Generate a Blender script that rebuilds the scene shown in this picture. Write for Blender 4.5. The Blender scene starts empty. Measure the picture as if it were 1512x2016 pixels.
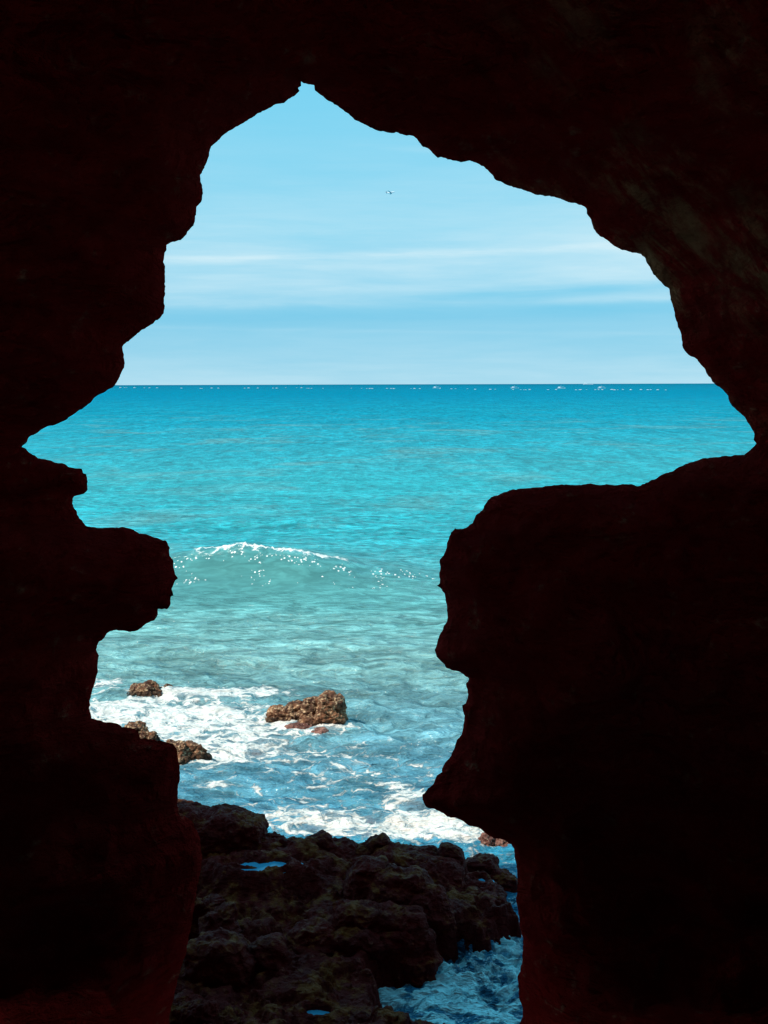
import bpy, bmesh, math, random
import numpy as np
from mathutils import Vector, Matrix
from mathutils.geometry import delaunay_2d_cdt
S = bpy.context.scene
COL = S.collection
rad = math.radians

# ------------------------------------------------------------------ camera
FPX = 1008.0 / math.tan(rad(25.0))            # focal length in photo pixels (50 degree vertical field)
PITCH = math.atan(251.5 / FPX); ROLL = -0.16
CAM_H = 7.0
cd = bpy.data.cameras.new("camera"); cam = bpy.data.objects.new("camera", cd); COL.objects.link(cam)
cd.sensor_fit = 'VERTICAL'; cd.angle = rad(50.0); cd.clip_start = 0.1; cd.clip_end = 90000
CM = Matrix.Translation((0, 0, CAM_H)) @ Matrix.Rotation(rad(90) - PITCH, 4, 'X') @ Matrix.Rotation(rad(ROLL), 4, 'Z')
cam.matrix_world = CM
S.camera = cam
R3 = CM.to_3x3()

def ray(px, py):
    return R3 @ Vector((px - 756.0, 1008.0 - py, -FPX))
def at_y(px, py, Y):                          # point of the sight line at distance Y
    d = ray(px, py); t = Y / d.y
    return Vector((d.x * t, Y, CAM_H + d.z * t))
def at_z(px, py, z):                          # point of the sight line at height z
    d = ray(px, py); t = (z - CAM_H) / d.z
    return Vector((d.x * t, d.y * t, z))

# ------------------------------------------------------------------ sun, sky, exposure
SUN_EL = rad(52); SUN_AZ = (-0.86, -0.51)     # towards the sun, in plan: left and a little behind
n_ = math.hypot(*SUN_AZ)
SUN_V = Vector((SUN_AZ[0] / n_ * math.cos(SUN_EL), SUN_AZ[1] / n_ * math.cos(SUN_EL), math.sin(SUN_EL)))
sl = bpy.data.lights.new("sun", 'SUN'); sl.energy = 3.6; sl.angle = rad(0.53); sl.color = (1.0, 0.93, 0.82)
so = bpy.data.objects.new("sun", sl); COL.objects.link(so)
so.rotation_euler = (-SUN_V).to_track_quat('-Z', 'Y').to_euler(); so.location = (0, -20, 60)

vs = S.view_settings
vs.view_transform = 'Standard'; vs.look = 'None'; vs.exposure = 0.25; vs.gamma = 1.0; vs.use_curve_mapping = False

class NT:                                      # small node-tree helper
    def __init__(s, t): s.t = t; s.n = t.nodes; s.l = t.links
    def new(s, typ, **kw):
        nd = s.n.new(typ)
        for k, v in kw.items():
            setattr(nd, k, v)
        return nd
    def put(s, sock, v):
        if v is None: return
        if isinstance(v, bpy.types.NodeSocket): s.l.new(v, sock)
        elif isinstance(v, (tuple, list)) and len(v) == 3 and sock.type == 'RGBA': sock.default_value = (*v, 1)
        else: sock.default_value = v
    def m(s, op, a, b=None, c=None, clamp=False):
        nd = s.new('ShaderNodeMath', operation=op); nd.use_clamp = clamp
        s.put(nd.inputs[0], a); s.put(nd.inputs[1], b); s.put(nd.inputs[2], c)
        return nd.outputs[0]
    def sstep(s, x, a, b, lo=0.0, hi=1.0):
        nd = s.new('ShaderNodeMapRange', interpolation_type='SMOOTHSTEP')
        s.put(nd.inputs[0], x); s.put(nd.inputs[1], a); s.put(nd.inputs[2], b); s.put(nd.inputs[3], lo); s.put(nd.inputs[4], hi)
        return nd.outputs[0]
    def mix(s, f, a, b, bt='MIX'):
        nd = s.new('ShaderNodeMix', data_type='RGBA', blend_type=bt)
        s.put(nd.inputs[0], f); s.put(nd.inputs[6], a); s.put(nd.inputs[7], b)
        return nd.outputs[2]
    def xyz(s, x, y, z):
        nd = s.new('ShaderNodeCombineXYZ'); s.put(nd.inputs[0], x); s.put(nd.inputs[1], y); s.put(nd.inputs[2], z)
        return nd.outputs[0]
    def noise(s, vec, scale, detail=5, rough=0.5, dist=0.0):
        nd = s.new('ShaderNodeTexNoise'); s.put(nd.inputs['Vector'], vec)
        nd.inputs['Scale'].default_value = scale; nd.inputs['Detail'].default_value = detail
        nd.inputs['Roughness'].default_value = rough; nd.inputs['Distortion'].default_value = dist
        return nd.outputs[0]
    def vmul(s, v, k):
        nd = s.new('ShaderNodeVectorMath', operation='MULTIPLY'); s.put(nd.inputs[0], v); nd.inputs[1].default_value = k
        return nd.outputs[0]
    def ramp(s, f, stops, interp='LINEAR'):
        nd = s.new('ShaderNodeValToRGB'); s.put(nd.inputs[0], f); cr = nd.color_ramp; cr.interpolation = interp
        while len(cr.elements) < len(stops): cr.elements.new(0.5)
        for e, (p, c) in zip(cr.elements, sorted(stops)):
            e.position = p; e.color = (c, c, c, 1) if isinstance(c, (int, float)) else (*c, 1)
        return nd.outputs[0]

def vtan(py):                                  # height above the horizon (tangent) of a photo row at mid frame
    d = ray(756, py); return d.z / d.y

world = bpy.data.worlds.new("World"); S.world = world; world.use_nodes = True
w = NT(world.node_tree); w.n.clear()
out = w.new('ShaderNodeOutputWorld'); bg = w.new('ShaderNodeBackground')
sky = w.new('ShaderNodeTexSky', sky_type='NISHITA', sun_disc=False)
sky.sun_elevation = SUN_EL; sky.sun_rotation = math.atan2(SUN_AZ[0], SUN_AZ[1]); sky.air_density = 1.0; sky.dust_density = 0.5; sky.ozone_density = 1.5
tc = w.new('ShaderNodeTexCoord'); sp = w.new('ShaderNodeSeparateXYZ'); w.l.new(tc.outputs['Generated'], sp.inputs[0])
hyp = w.m('SQRT', w.m('ADD', w.m('MULTIPLY', sp.outputs[0], sp.outputs[0]), w.m('MULTIPLY', sp.outputs[1], sp.outputs[1])))
v = w.m('DIVIDE', sp.outputs[2], w.m('MAXIMUM', hyp, 0.02))          # tangent of the elevation
u = w.m('DIVIDE', sp.outputs[0], w.m('MAXIMUM', sp.outputs[1], 0.05))
uv = w.xyz(w.m('MULTIPLY', u, 1.0), w.m('MULTIPLY', v, 9.0), 0.0)
wisp = w.noise(uv, 5.0, 7, 0.6, 0.4)
wisp2 = w.noise(w.xyz(w.m('MULTIPLY', u, 3.0), w.m('MULTIPLY', v, 40.0), 3.0), 4.0, 5, 0.6, 0.2)
vv = w.m('ADD', v, w.m('MULTIPLY', w.m('SUBTRACT', wisp, 0.5), 0.014))
vs_ = w.m('SUBTRACT', vv, w.m('MULTIPLY', u, 0.012))
VMAX = 0.36
stops = [(757, .46), (730, .36), (690, .26), (650, .16), (625, .13), (606, .14), (594, .34), (575, .42), (520, .50), (470, .40), (400, .27), (320, .16), (240, .06), (165, .0)]
cl = w.ramp(w.m('DIVIDE', vs_, VMAX, clamp=True), [(max(0, vtan(p)) / VMAX, c) for p, c in stops])
cloud = w.m('MULTIPLY', cl, w.m('MULTIPLY', w.sstep(wisp, 0.25, 0.7, 0.65, 1.25), w.sstep(wisp2, 0.3, 0.7, 0.88, 1.10)))
def band(y_left, y_right, half_px, amp, thr=None, fade=None):
    """a streak of high cloud between two bearings"""
    v0, v1 = vtan(y_left), vtan(y_right); u0, u1 = (330 - 756) / FPX, (1300 - 756) / FPX
    k = (v1 - v0) / (u1 - u0)
    line = w.m('SUBTRACT', w.m('SUBTRACT', v, w.m('MULTIPLY', w.m('SUBTRACT', u, u0), k)), v0)
    line = w.m('ADD', line, w.m('MULTIPLY', w.m('SUBTRACT', wisp, 0.5), 0.004))
    h = half_px / FPX
    g = w.m('POWER', 2.718, w.m('MULTIPLY', w.m('MULTIPLY', line, line), -1.0 / (h * h)))
    g = w.m('MULTIPLY', g, amp)
    if thr: g = w.m('MULTIPLY', g, w.sstep(wisp2, 0.25, 0.7, 0.4, 1.15))
    if fade: g = w.m('MULTIPLY', g, w.sstep(u, (fade[0] - 756) / FPX, (fade[1] - 756) / FPX))
    return g
cloud = w.m('ADD', cloud, band(513, 489, 8, 0.30, True))
cloud = w.m('SUBTRACT', cloud, band(606, 570, 10, 0.27, None, (560, 1000)))
cloud = w.m('SUBTRACT', cloud, band(630, 609, 16, 0.10))
cloud = w.m('ADD', cloud, band(612, 594, 6, 0.14, None, (700, 1200)))
cloud = w.m('ADD', cloud, band(645, 662, 4, 0.06, True))
cloud = w.m('ADD', cloud, band(252, 335, 6, 0.10, True, (600, 900)))
cloud = w.m('MULTIPLY', cloud, 1.0, clamp=True)
glow = w.m('MULTIPLY', w.sstep(u, 0.05, 0.28), w.m('MULTIPLY', w.sstep(v, vtan(600), vtan(530)), w.sstep(v, vtan(330), vtan(480))))
cloud = w.m('ADD', cloud, w.m('MULTIPLY', glow, 0.28), clamp=True)
low = w.ramp(w.m('DIVIDE', v, VMAX, clamp=True), [(0, (2.3, 5.35, 7.1)), (vtan(700) / VMAX, (1.85, 5.05, 7.0)), (vtan(630) / VMAX, (1.70, 4.95, 6.95)), (vtan(450) / VMAX, (1.85, 5.6, 7.4)), (1, (1.62, 5.7, 7.8))])
skyc = w.mix(1.0, sky.outputs[0], (0.48, 1.08, 1.25), 'MULTIPLY')
skyc = w.mix(w.sstep(v, 0.36, 1.3, 0.92, 0.70), skyc, low)            # thin marine haze: paler and more cyan towards the horizon
skyc = w.mix(cloud, skyc, (5.5, 7.3, 8.0))
w.l.new(skyc, bg.inputs[0]); bg.inputs[1].default_value = 0.1
w.l.new(bg.outputs[0], out.inputs[0])

# ------------------------------------------------------------------ helpers
def tag(o, label=None, cat=None, group=None, kind=None):
    if label: o['label'] = label
    if cat: o['category'] = cat
    if group: o['group'] = group
    if kind: o['kind'] = kind
    return o
def link(name, me, mat=None, parent=None, smooth=True):
    o = bpy.data.objects.new(name, me); COL.objects.link(o)
    if mat and not me.materials: me.materials.append(mat)
    if parent: o.parent = parent
    if smooth: me.shade_smooth()
    return o
def pymesh(name, V, F):
    me = bpy.data.meshes.new(name); V = np.asarray(V, dtype=np.float32)
    me.from_pydata(V.tolist() if len(V) < 1000 else V, [], F if isinstance(F, list) else F.tolist()); me.update()
    return me
def grid_mesh(name, P):                        # P: rows x cols x 3
    r, c = P.shape[:2]; me = bpy.data.meshes.new(name)
    V = P.reshape(-1, 3).astype(np.float32); i = np.arange(r * c).reshape(r, c)
    F = np.stack([i[:-1, :-1], i[:-1, 1:], i[1:, 1:], i[1:, :-1]], -1).reshape(-1, 4)
    me.vertices.add(len(V)); me.vertices.foreach_set('co', V.ravel())
    me.loops.add(F.size); me.loops.foreach_set('vertex_index', F.ravel().astype(np.int32))
    me.polygons.add(len(F)); me.polygons.foreach_set('loop_start', (np.arange(len(F)) * 4).astype(np.int32))
    me.update(calc_edges=True); me.validate()
    return me
rng = np.random.default_rng(7)
_perm = np.concatenate([rng.permutation(256)] * 3)
_g = rng.normal(size=(256, 3)); _g /= np.linalg.norm(_g, axis=1)[:, None]
def perlin(p):
    i = np.floor(p).astype(int); f = p - i; i &= 255
    t = f * f * f * (f * (f * 6 - 15) + 10); r = 0
    for dx in (0, 1):
        for dy in (0, 1):
            for dz in (0, 1):
                h = _perm[_perm[_perm[(i[..., 0] + dx) & 255] + ((i[..., 1] + dy) & 255)] + ((i[..., 2] + dz) & 255)]
                g = _g[h]
                d = (g * (f - np.array([dx, dy, dz]))).sum(-1)
                r = r + d * (t[..., 0] if dx else 1 - t[..., 0]) * (t[..., 1] if dy else 1 - t[..., 1]) * (t[..., 2] if dz else 1 - t[..., 2])
    return r * 1.6
def fbm(p, oct=4, rough=0.5, ridged=False):
    r = 0; a = 1; p = np.asarray(p, float)
    for k in range(oct):
        n = perlin(p + k * 17.3)
        r = r + a * ((0.5 - np.abs(n)) if ridged else n); a *= rough; p = p * 2.03
    return r
def ss(x, a, b):
    t = np.clip((x - a) / (b - a), 0, 1); return t * t * (3 - 2 * t)
def poly_sd(P, poly, closed=True):             # signed distance, positive outside
    A = np.asarray(poly, float); B = np.roll(A, -1, 0)
    if not closed: A = A[:-1]; B = B[:-1]
    best = np.full(len(P), 1e9); ins = np.zeros(len(P), bool)
    for a, b in zip(A, B):
        e = b - a; q = P - a; L = max(e @ e, 1e-12)
        t = np.clip((q @ e) / L, 0, 1); d = q - t[:, None] * e
        best = np.minimum(best, (d * d).sum(1))
        if closed:
            c = (a[1] > P[:, 1]) != (b[1] > P[:, 1])
            if abs(e[1]) > 1e-12:
                xi = a[0] + (P[:, 1] - a[1]) / e[1] * e[0]
                ins ^= c & (P[:, 0] < xi)
    d = np.sqrt(best)
    return np.where(ins, -d, d)

# ------------------------------------------------------------------ materials
def material(name):
    m = bpy.data.materials.new(name); m.use_nodes = True; t = NT(m.node_tree); t.n.clear()
    o = t.new('ShaderNodeOutputMaterial'); b = t.new('ShaderNodeBsdfPrincipled'); t.l.new(b.outputs[0], o.inputs[0])
    return m, t, b
def bump(t, h, strength, dist, normal=None):
    n = t.new('ShaderNodeBump'); n.inputs['Strength'].default_value = strength; n.inputs['Distance'].default_value = dist
    t.put(n.inputs['Height'], h)
    if normal: t.put(n.inputs['Normal'], normal)
    return n.outputs[0]
def simple(name, c, rough=0.6, metal=0.0, var=0.15):
    m, t, b = material(name)
    g = t.new('ShaderNodeTexCoord'); n = t.noise(g.outputs['Object'], 3.0, 4)
    t.put(b.inputs['Base Color'], t.mix(n, tuple(x * (1 - var) for x in c), tuple(min(1, x * (1 + var)) for x in c)))
    b.inputs['Roughness'].default_value = rough; b.inputs['Metallic'].default_value = metal
    return m
def rock_material(name, dark, mid, light, moss=None, wetz=0.0, spec=0.3, lo=0.5, rough=0.8, fine=6.0, bmp=0.5, bd=0.05, barn=0.0):
    m, t, b = material(name)
    g = t.new('ShaderNodeTexCoord'); P = g.outputs['Object']
    n1 = t.noise(P, fine * 0.25, 6, 0.6, 0.6); n2 = t.noise(P, fine * 2.0, 5, 0.65)
    Pst = t.vmul(P, (1.0, 1.0, 3.2)); strata = t.noise(Pst, fine * 0.5, 6, 0.65, 1.2)
    c = t.mix(t.sstep(n1, 0.35, 0.65), dark, mid)
    c = t.mix(t.m('MULTIPLY', t.sstep(n2, lo, lo + 0.2), t.sstep(strata, 0.4, 0.62)), c, light)
    if moss:
        geo = t.new('ShaderNodeNewGeometry'); s = t.new('ShaderNodeSeparateXYZ'); t.l.new(geo.outputs['Normal'], s.inputs[0])
        mm = t.m('MULTIPLY', t.sstep(s.outputs[2], 0.35, 0.9), t.sstep(t.noise(P, fine * 0.35, 6, 0.72), 0.48, 0.60))
        mo = t.mix(t.noise(P, fine * 6, 3, 0.6), tuple(x * 0.4 for x in moss), tuple(min(1, x * 1.7) for x in moss))
        c = t.mix(mm, c, mo)
    if wetz:                                     # a soaked band just above the water
        sz = t.new('ShaderNodeSeparateXYZ'); t.l.new(P, sz.inputs[0])
        wb = t.sstep(t.m('ADD', sz.outputs[2], t.m('MULTIPLY', t.m('SUBTRACT', n2, 0.5), 0.3)), wetz * 0.5, wetz * 1.4, 0.25, 1.0)
        c = t.mix(1.0, c, t.xyz(wb, wb, wb), 'MULTIPLY')
    t.put(b.inputs['Base Color'], c)
    b.inputs['Roughness'].default_value = rough; b.inputs['Specular IOR Level'].default_value = spec
    vor = t.new('ShaderNodeTexVoronoi', feature='F1'); t.put(vor.inputs['Vector'], t.mix(0.12, P, t.noise(P, fine, 3)))
    vor.inputs['Scale'].default_value = fine * 1.6
    h = t.m('ADD', t.m('MULTIPLY', strata, 1.0), t.m('MULTIPLY', n2, 0.7)); h = t.m('ADD', h, t.m('MULTIPLY', vor.outputs[0], 0.6))
    t.put(b.inputs['Normal'], bump(t, h, bmp, bd))
    return m
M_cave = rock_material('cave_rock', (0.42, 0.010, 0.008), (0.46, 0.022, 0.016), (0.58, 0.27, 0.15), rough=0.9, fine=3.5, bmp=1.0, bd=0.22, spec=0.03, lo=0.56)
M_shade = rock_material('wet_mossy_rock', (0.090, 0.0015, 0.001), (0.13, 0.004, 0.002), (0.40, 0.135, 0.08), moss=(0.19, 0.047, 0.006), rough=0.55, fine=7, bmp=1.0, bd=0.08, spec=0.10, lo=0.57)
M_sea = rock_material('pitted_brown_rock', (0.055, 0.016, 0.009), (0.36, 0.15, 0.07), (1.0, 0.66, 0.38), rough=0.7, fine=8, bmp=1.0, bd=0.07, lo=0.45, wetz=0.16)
M_pink = rock_material('pinkish_barnacled_rock', (0.10, 0.03, 0.022), (0.45, 0.20, 0.15), (0.85, 0.60, 0.45), rough=0.7, fine=14, bmp=1.0, bd=0.05)

# ------------------------------------------------------------------ cave wall with its opening
OUTL = """593,169 587,173 590,179 575,191 559,203 546,204.5 520,218 496,232 472,246 443,263.5 435,270.6 432,275 416,288 412,300 404.5,325 394,345 395,358 399,372.5 398,388 395,399 387,407 386,423 381,444 369,456 355.6,473 340,476 328,482
328,492 324.4,497 321.4,514.6 325,534 324,558 325,570 323.5,584.5 324,608 315.5,626 294.6,641 271,656 256,669 244,678 241,683 244,698 245,718.5 238,736 229,754 222,763 184.5,784 161,806 146,815 116,833 91,840.5 56.5,861 47.6,875 43,880
56.5,890 74.4,902 101,907 122,911.7 134,919 160.7,922.7 163.7,931.6 170,933.7 172.6,948 172.6,964.3 165,972 146,977 143,982 145,998.6 152,1013.5 162,1025 171,1036 193.5,1039.6 211,1039 226,1038.8 241,1037 253,1040 263,1042.6 274,1050.7 286,1051 300.6,1057 315.5,1061.7 326,1064 331,1073 333,1085 334,1094 341,1103 341.7,1117.6 345,1131 350.6,1138.5 345,1143 342,1150 338,1159 341.7,1172.7 336,1175 335.7,1190.5 329,1199.5 318.5,1199.5 311,1198.6 309.5,1213 302,1222 286,1229 271,1241 259,1243.5 247,1242 229,1240 210,1247 205,1256 195,1263
189,1279 195,1291 192.6,1306 192.6,1319 188.6,1337.6 182.5,1356 179,1369 176,1380 178,1388 175.4,1394.4 179,1406 180,1414 191,1417.5 208.5,1422 224,1423 232,1425 236,1427.5 240,1431.5 256,1433 272,1439 276,1454 290.5,1455 309,1459 325,1460.6 341,1464.6 347,1472.5 350,1490 351,1499 354,1509.5 354,1525 352.6,1541 350,1554.5 350,1570 350,1589
353,1600 372,1612 390,1640 397,1680 396,1712 388,1750 382,1790 372,1840 364,1885 352,1920 344,1953 336,1990 331,2040 332,2120 370,2210 640,2250 900,2240 1000,2190 1028,2120 1021,2050
1023,2016 1029,2001.8 1029,1984 1022,1966 1021.4,1945 1019,1921.4 1024.4,1909.5 1027.4,1897.6 1029,1874 1029.8,1847 1024.4,1829 1023,1808 1017,1778.6 1019,1749 1018.5,1719 1014,1692 1012,1671 1006.6,1661.6 993,1653.7 975,1651 956,1640.5 943,1630 924.6,1626 908.7,1615 887.6,1610 863.8,1596.8 842.6,1591 836,1583.6 832,1563.8 842.6,1552 853,1544 859.8,1526.7 870.4,1520 873,1507 888,1488.4 894,1475 899.5,1456.6 908.7,1446 912,1432.8 914.8,1409 911,1397 910,1388.4 916.7,1385 920.6,1374.6 920.6,1358.7 917.2,1346
923.3,1336 912.4,1327 899,1321 879.4,1315.6 867.8,1301.4 859.5,1293 855.6,1280 861,1265 864.5,1251.8 871,1241.9 880,1223.7 879.4,1190.6 876,1170.8 867.8,1158 860,1152.6 866,1147.6 867,1121 865.5,1103 872.8,1094 879.4,1078 883.3,1061.6 887.6,1048.4 895.9,1040 905.8,1041 917.4,1039 930.6,1030 935.6,1017 950.5,1003.8 957,990.5 967,979 988.5,970.7 1011.6,963.4 1044.7,960.8 1091,955 1117.5,954 1144,955 1160,952 1180.8,955 1194,953 1210,955.6 1225.8,953 1241.6,953 1261.5,955.6 1276,949.7 1307.8,932.5 1329,924.6 1350,913 1379,904 1397.7,900.8 1429.5,896.8 1465,895.5 1471.8,890 1481,882 1489,873.5
1483.7,866.4 1484.5,851.9 1477,838.6 1469,825.4 1453,809.5 1441,799 1434,784.4 1433.4,779 1420,764.6 1405.6,754 1395,740.7 1388.5,727.5 1373,708 1354.7,698 1343,680 1341.5,660 1330,627 1325,604 1319,580.7 1317.3,568 1303.4,557.5 1285,537.7 1273.7,518 1268.7,506 1262,500.3 1244,497.4 1222.4,491.4 1204,480 1181,465 1168.5,450 1164.6,436.8 1155,420 1154,410 1144.7,403.8 1131.5,399.5 1106.7,393 1082,385.6 1045.5,379 1025.7,372 996,363.4 974.4,353 968,343 952,327.5 936,320 925,316 907,319.6 886,314 868.5,309 862,311 849,298 831.5,288 825,280 815.6,269 796,266 780,260 763,261 745.5,258 724,248 706,239 679,220 665,208.5 651.6,200.5 620,178 618.5,167.5 604,165 593,160.3"""
pts = [tuple(map(float, q.split(','))) for q in OUTL.split()]
rr = random.Random(3)
def jag(P, it, amp):                           # small broken edge between the traced corners
    for _ in range(it):
        Q = []
        for a, b in zip(P, P[1:] + P[:1]):
            Q.append(a); L = math.hypot(b[0] - a[0], b[1] - a[1])
            if L > 5:
                o = rr.gauss(0, amp) * min(L, 18)
                Q.append(((a[0] + b[0]) / 2 - (b[1] - a[1]) / L * o, (a[1] + b[1]) / 2 + (b[0] - a[0]) / L * o))
        P = Q
    return P
pts = jag(pts, 3, 0.055)
Y0 = 8.0
hole = np.array([(lambda q: (q.x, q.z))(at_y(px, py, Y0)) for px, py in pts])

XL, XR, ZB, ZT = -34.0, 30.0, -2.5, 12.7
def scatter():
    P = []
    def lay(x0, x1, z0, z1, s, dmin, dmax):
        xs = np.arange(x0, x1 + 1e-6, s); zs = np.arange(z0, z1 + 1e-6, s)
        X, Z = np.meshgrid(xs, zs); Q = np.stack([X.ravel(), Z.ravel()], 1)
        Q += rng.uniform(-.3, .3, Q.shape) * s
        Q = Q[(Q[:, 0] > XL + .1) & (Q[:, 0] < XR - .1) & (Q[:, 1] > ZB + .1) & (Q[:, 1] < ZT - .1)]
        d = poly_sd(Q, hole); P.append(Q[(d > dmin) & (d <= dmax)])
    lay(-4.5, 4.5, 0.5, 12.5, 0.045, 0.022, 0.45)
    lay(-6, 6, -0.8, 14, 0.10, 0.45, 1.8)
    lay(-9, 9, ZB, ZT, 0.28, 1.8, 4.5)
    lay(XL, XR, ZB, ZT, 0.9, 4.5, 99)
    return np.concatenate(P)
inner = scatter()
nb = len(hole)
xb = np.linspace(XL, XR, 60); zb = np.linspace(ZB, ZT, 20)
frame = [(x, ZB) for x in xb] + [(XR, z) for z in zb[1:]] + [(x, ZT) for x in xb[::-1][1:]] + [(XL, z) for z in zb[::-1][1:-1]]
allp = [Vector(p) for p in hole] + [Vector(p) for p in frame] + [Vector(p) for p in inner]
edges = [(i, (i + 1) % nb) for i in range(nb)] + [(nb + i, nb + (i + 1) % len(frame)) for i in range(len(frame))]
vo, _, fo, ov, _, _ = delaunay_2d_cdt(allp, edges, [], 1, 1e-7)
V2 = np.array([tuple(q) for q in vo]); T = np.array(fo)
cen = V2[T].mean(1); T = T[poly_sd(cen, hole) > 0]
sd = poly_sd(V2, hole); sd[sd < 1e-5] = 0; sd = np.abs(sd)
x_, z_ = V2[:, 0], V2[:, 1]
P3 = np.stack([x_, np.zeros_like(x_), z_], 1)
# inner bevel: the arch at upper right and the ledge are worn back to wide slanting faces
wide = 0.25 + 0.9 * ss(x_, 0.2, 2.2) * ss(z_, 5.8, 7.4) + 0.35 * ss(z_, 9.0, 10.2)
wide = wide + 0.35 * fbm(P3 * 0.7, 3)
wide = np.clip(wide, 0.14, 1.6)
front = 2.3 * wide * 1.0 * (1 - np.exp(-sd / (wide * 1.45)))
front += ss(sd, 0.25, 3.0) * 0.5
n1 = fbm(P3 * np.array([1.1, 1, 1.9]), 5, 0.55); n2 = fbm(P3 * np.array([4.0, 1, 6.5]) + 9, 4, 0.55, True)
front += (0.30 * n1) * ss(sd, 0.02, 0.8) * np.minimum(1, sd) + 0.11 * n2 * ss(sd, 0.0, 0.25) * np.minimum(1, sd * 2.2)
front = np.clip(front, 0.0, None); front = np.minimum(front, 2.0 * sd)
back = 2.6 * (1 - np.exp(-sd / 1.7)) + 0.5 * fbm(P3 * 0.5 + 5, 5, 0.55) * ss(sd, 0.1, 1.5)
back += 1.2 * ss(np.abs(x_), 5, 30) * fbm(P3 * 0.12 + 2, 3)
back = np.clip(back, 0.0, None); back = np.minimum(back, 1.9 * sd)
F = np.stack([x_, Y0 - front, z_], 1); B = np.stack([x_, Y0 + back, z_], 1)
isb = sd < 1e-5
idx_b = np.arange(len(V2)) + len(V2); idx_b[isb] = np.arange(len(V2))[isb]
tri = np.concatenate([T, idx_b[T][:, ::-1]])
# close the outer rim
rim = {}
for k, f in enumerate(fo): pass
oi = {}
for new, olds in enumerate(ov):
    for o_ in olds: oi[o_] = new
rimv = [oi[nb + i] for i in range(len(frame))]
quads = [[rimv[i], rimv[(i + 1) % len(rimv)], int(idx_b[rimv[(i + 1) % len(rimv)]]), int(idx_b[rimv[i]])] for i in range(len(rimv))]
me = bpy.data.meshes.new('cave_wall'); VV = np.concatenate([F, B])
me.from_pydata([tuple(map(float, q)) for q in VV], [], tri.tolist() + quads); me.validate(); me.update()
bm = bmesh.new(); bm.from_mesh(me)
bmesh.ops.delete(bm, geom=[q for q in bm.verts if not q.link_faces], context='VERTS')
bmesh.ops.recalc_face_normals(bm, faces=bm.faces); bm.to_mesh(me); bm.free()
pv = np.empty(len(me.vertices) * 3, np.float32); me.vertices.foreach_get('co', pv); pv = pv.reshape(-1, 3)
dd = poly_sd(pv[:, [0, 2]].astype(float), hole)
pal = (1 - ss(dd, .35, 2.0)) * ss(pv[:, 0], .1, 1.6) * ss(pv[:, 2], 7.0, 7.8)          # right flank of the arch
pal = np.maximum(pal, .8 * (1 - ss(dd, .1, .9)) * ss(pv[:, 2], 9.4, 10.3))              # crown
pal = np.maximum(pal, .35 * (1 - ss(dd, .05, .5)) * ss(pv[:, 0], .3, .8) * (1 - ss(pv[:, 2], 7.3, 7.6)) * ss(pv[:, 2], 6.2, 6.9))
a_ = me.attributes.new('pale', 'FLOAT', 'POINT'); a_.data.foreach_set('value', pal.astype(np.float32))  # where the lit rim of the arch is painted as lighter rock
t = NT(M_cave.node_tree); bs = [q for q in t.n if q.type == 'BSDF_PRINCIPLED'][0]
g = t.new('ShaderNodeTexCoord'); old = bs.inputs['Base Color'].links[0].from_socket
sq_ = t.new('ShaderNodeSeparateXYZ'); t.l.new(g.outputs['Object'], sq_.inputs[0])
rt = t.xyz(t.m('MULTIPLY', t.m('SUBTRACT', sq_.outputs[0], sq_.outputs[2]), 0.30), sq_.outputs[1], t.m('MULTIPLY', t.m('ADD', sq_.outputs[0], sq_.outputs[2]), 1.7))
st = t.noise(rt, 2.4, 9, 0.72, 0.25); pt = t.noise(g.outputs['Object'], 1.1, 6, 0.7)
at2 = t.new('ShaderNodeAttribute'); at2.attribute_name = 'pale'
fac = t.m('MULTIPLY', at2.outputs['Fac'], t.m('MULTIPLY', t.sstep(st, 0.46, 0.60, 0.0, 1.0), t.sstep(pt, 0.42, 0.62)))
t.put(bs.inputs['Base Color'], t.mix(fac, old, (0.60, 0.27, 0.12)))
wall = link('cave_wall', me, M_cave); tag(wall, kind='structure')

# cave chamber round the viewer: vault, entrance behind opened for fill light, sloping floor
def chamber():
    nu, nv = 160, 150
    a = np.linspace(0, 2 * np.pi, nu); t = np.linspace(0, 1, nv)
    A, Tt = np.meshgrid(a, t)
    Yc = 6.6 - 19.0 * Tt
    shut = 1 - 0.16 * ss(Tt, 0.70, 1.0)                     # narrows to the unseen entrance behind, kept wide to let fill light in
    RX = (5.6 + 0.9 * np.sin(Tt * 3)) * shut; RZ = (5.4 + .5 * np.sin(Tt * 4)) * shut
    sx = np.sign(np.cos(A)) * np.abs(np.cos(A)) ** 0.8; sz = np.sign(np.sin(A)) * np.abs(np.sin(A)) ** 0.8
    X = RX * sx; Z = 7.2 + RZ * sz
    floor = np.where(Yc < 0.4, 5.4, 5.4 - 0.66 * (Yc - 0.4)); floor = np.maximum(floor, 1.35)
    k = ss(-sz, 0.0, 0.45)
    low = np.minimum(Z, 99)
    Z = np.where(Z < floor, floor, Z)
    P = np.stack([X, Yc, Z], -1)
    n = fbm(P.reshape(-1, 3) * 0.6, 5, 0.55).reshape(X.shape); n2 = fbm(P.reshape(-1, 3) * 2.4 + 4, 4, 0.5, True).reshape(X.shape)
    isf = (Z <= floor + 1e-4)
    amp = np.where(isf, 0.12, 0.55); s = np.stack([sx, 0 * sx, sz], -1)
    s = np.where(isf[..., None], np.array([0, 0, 1.0]), s)
    P = P + s * ((n * amp) + n2 * amp * 0.18)[..., None]
    P[:, -1] = P[:, 0]
    return P
M_floor = rock_material('dark_cave_floor', (0.05, 0.002, 0.002), (0.08, 0.005, 0.004), (0.2, 0.05, 0.03), rough=0.8, fine=3.5, bmp=1.0, bd=0.1, spec=0.03)  # unseen floor coloured dark to cut the light bounced onto the lower walls
ch = link('cave_chamber', grid_mesh('cave_chamber', chamber()), M_cave)
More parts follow.
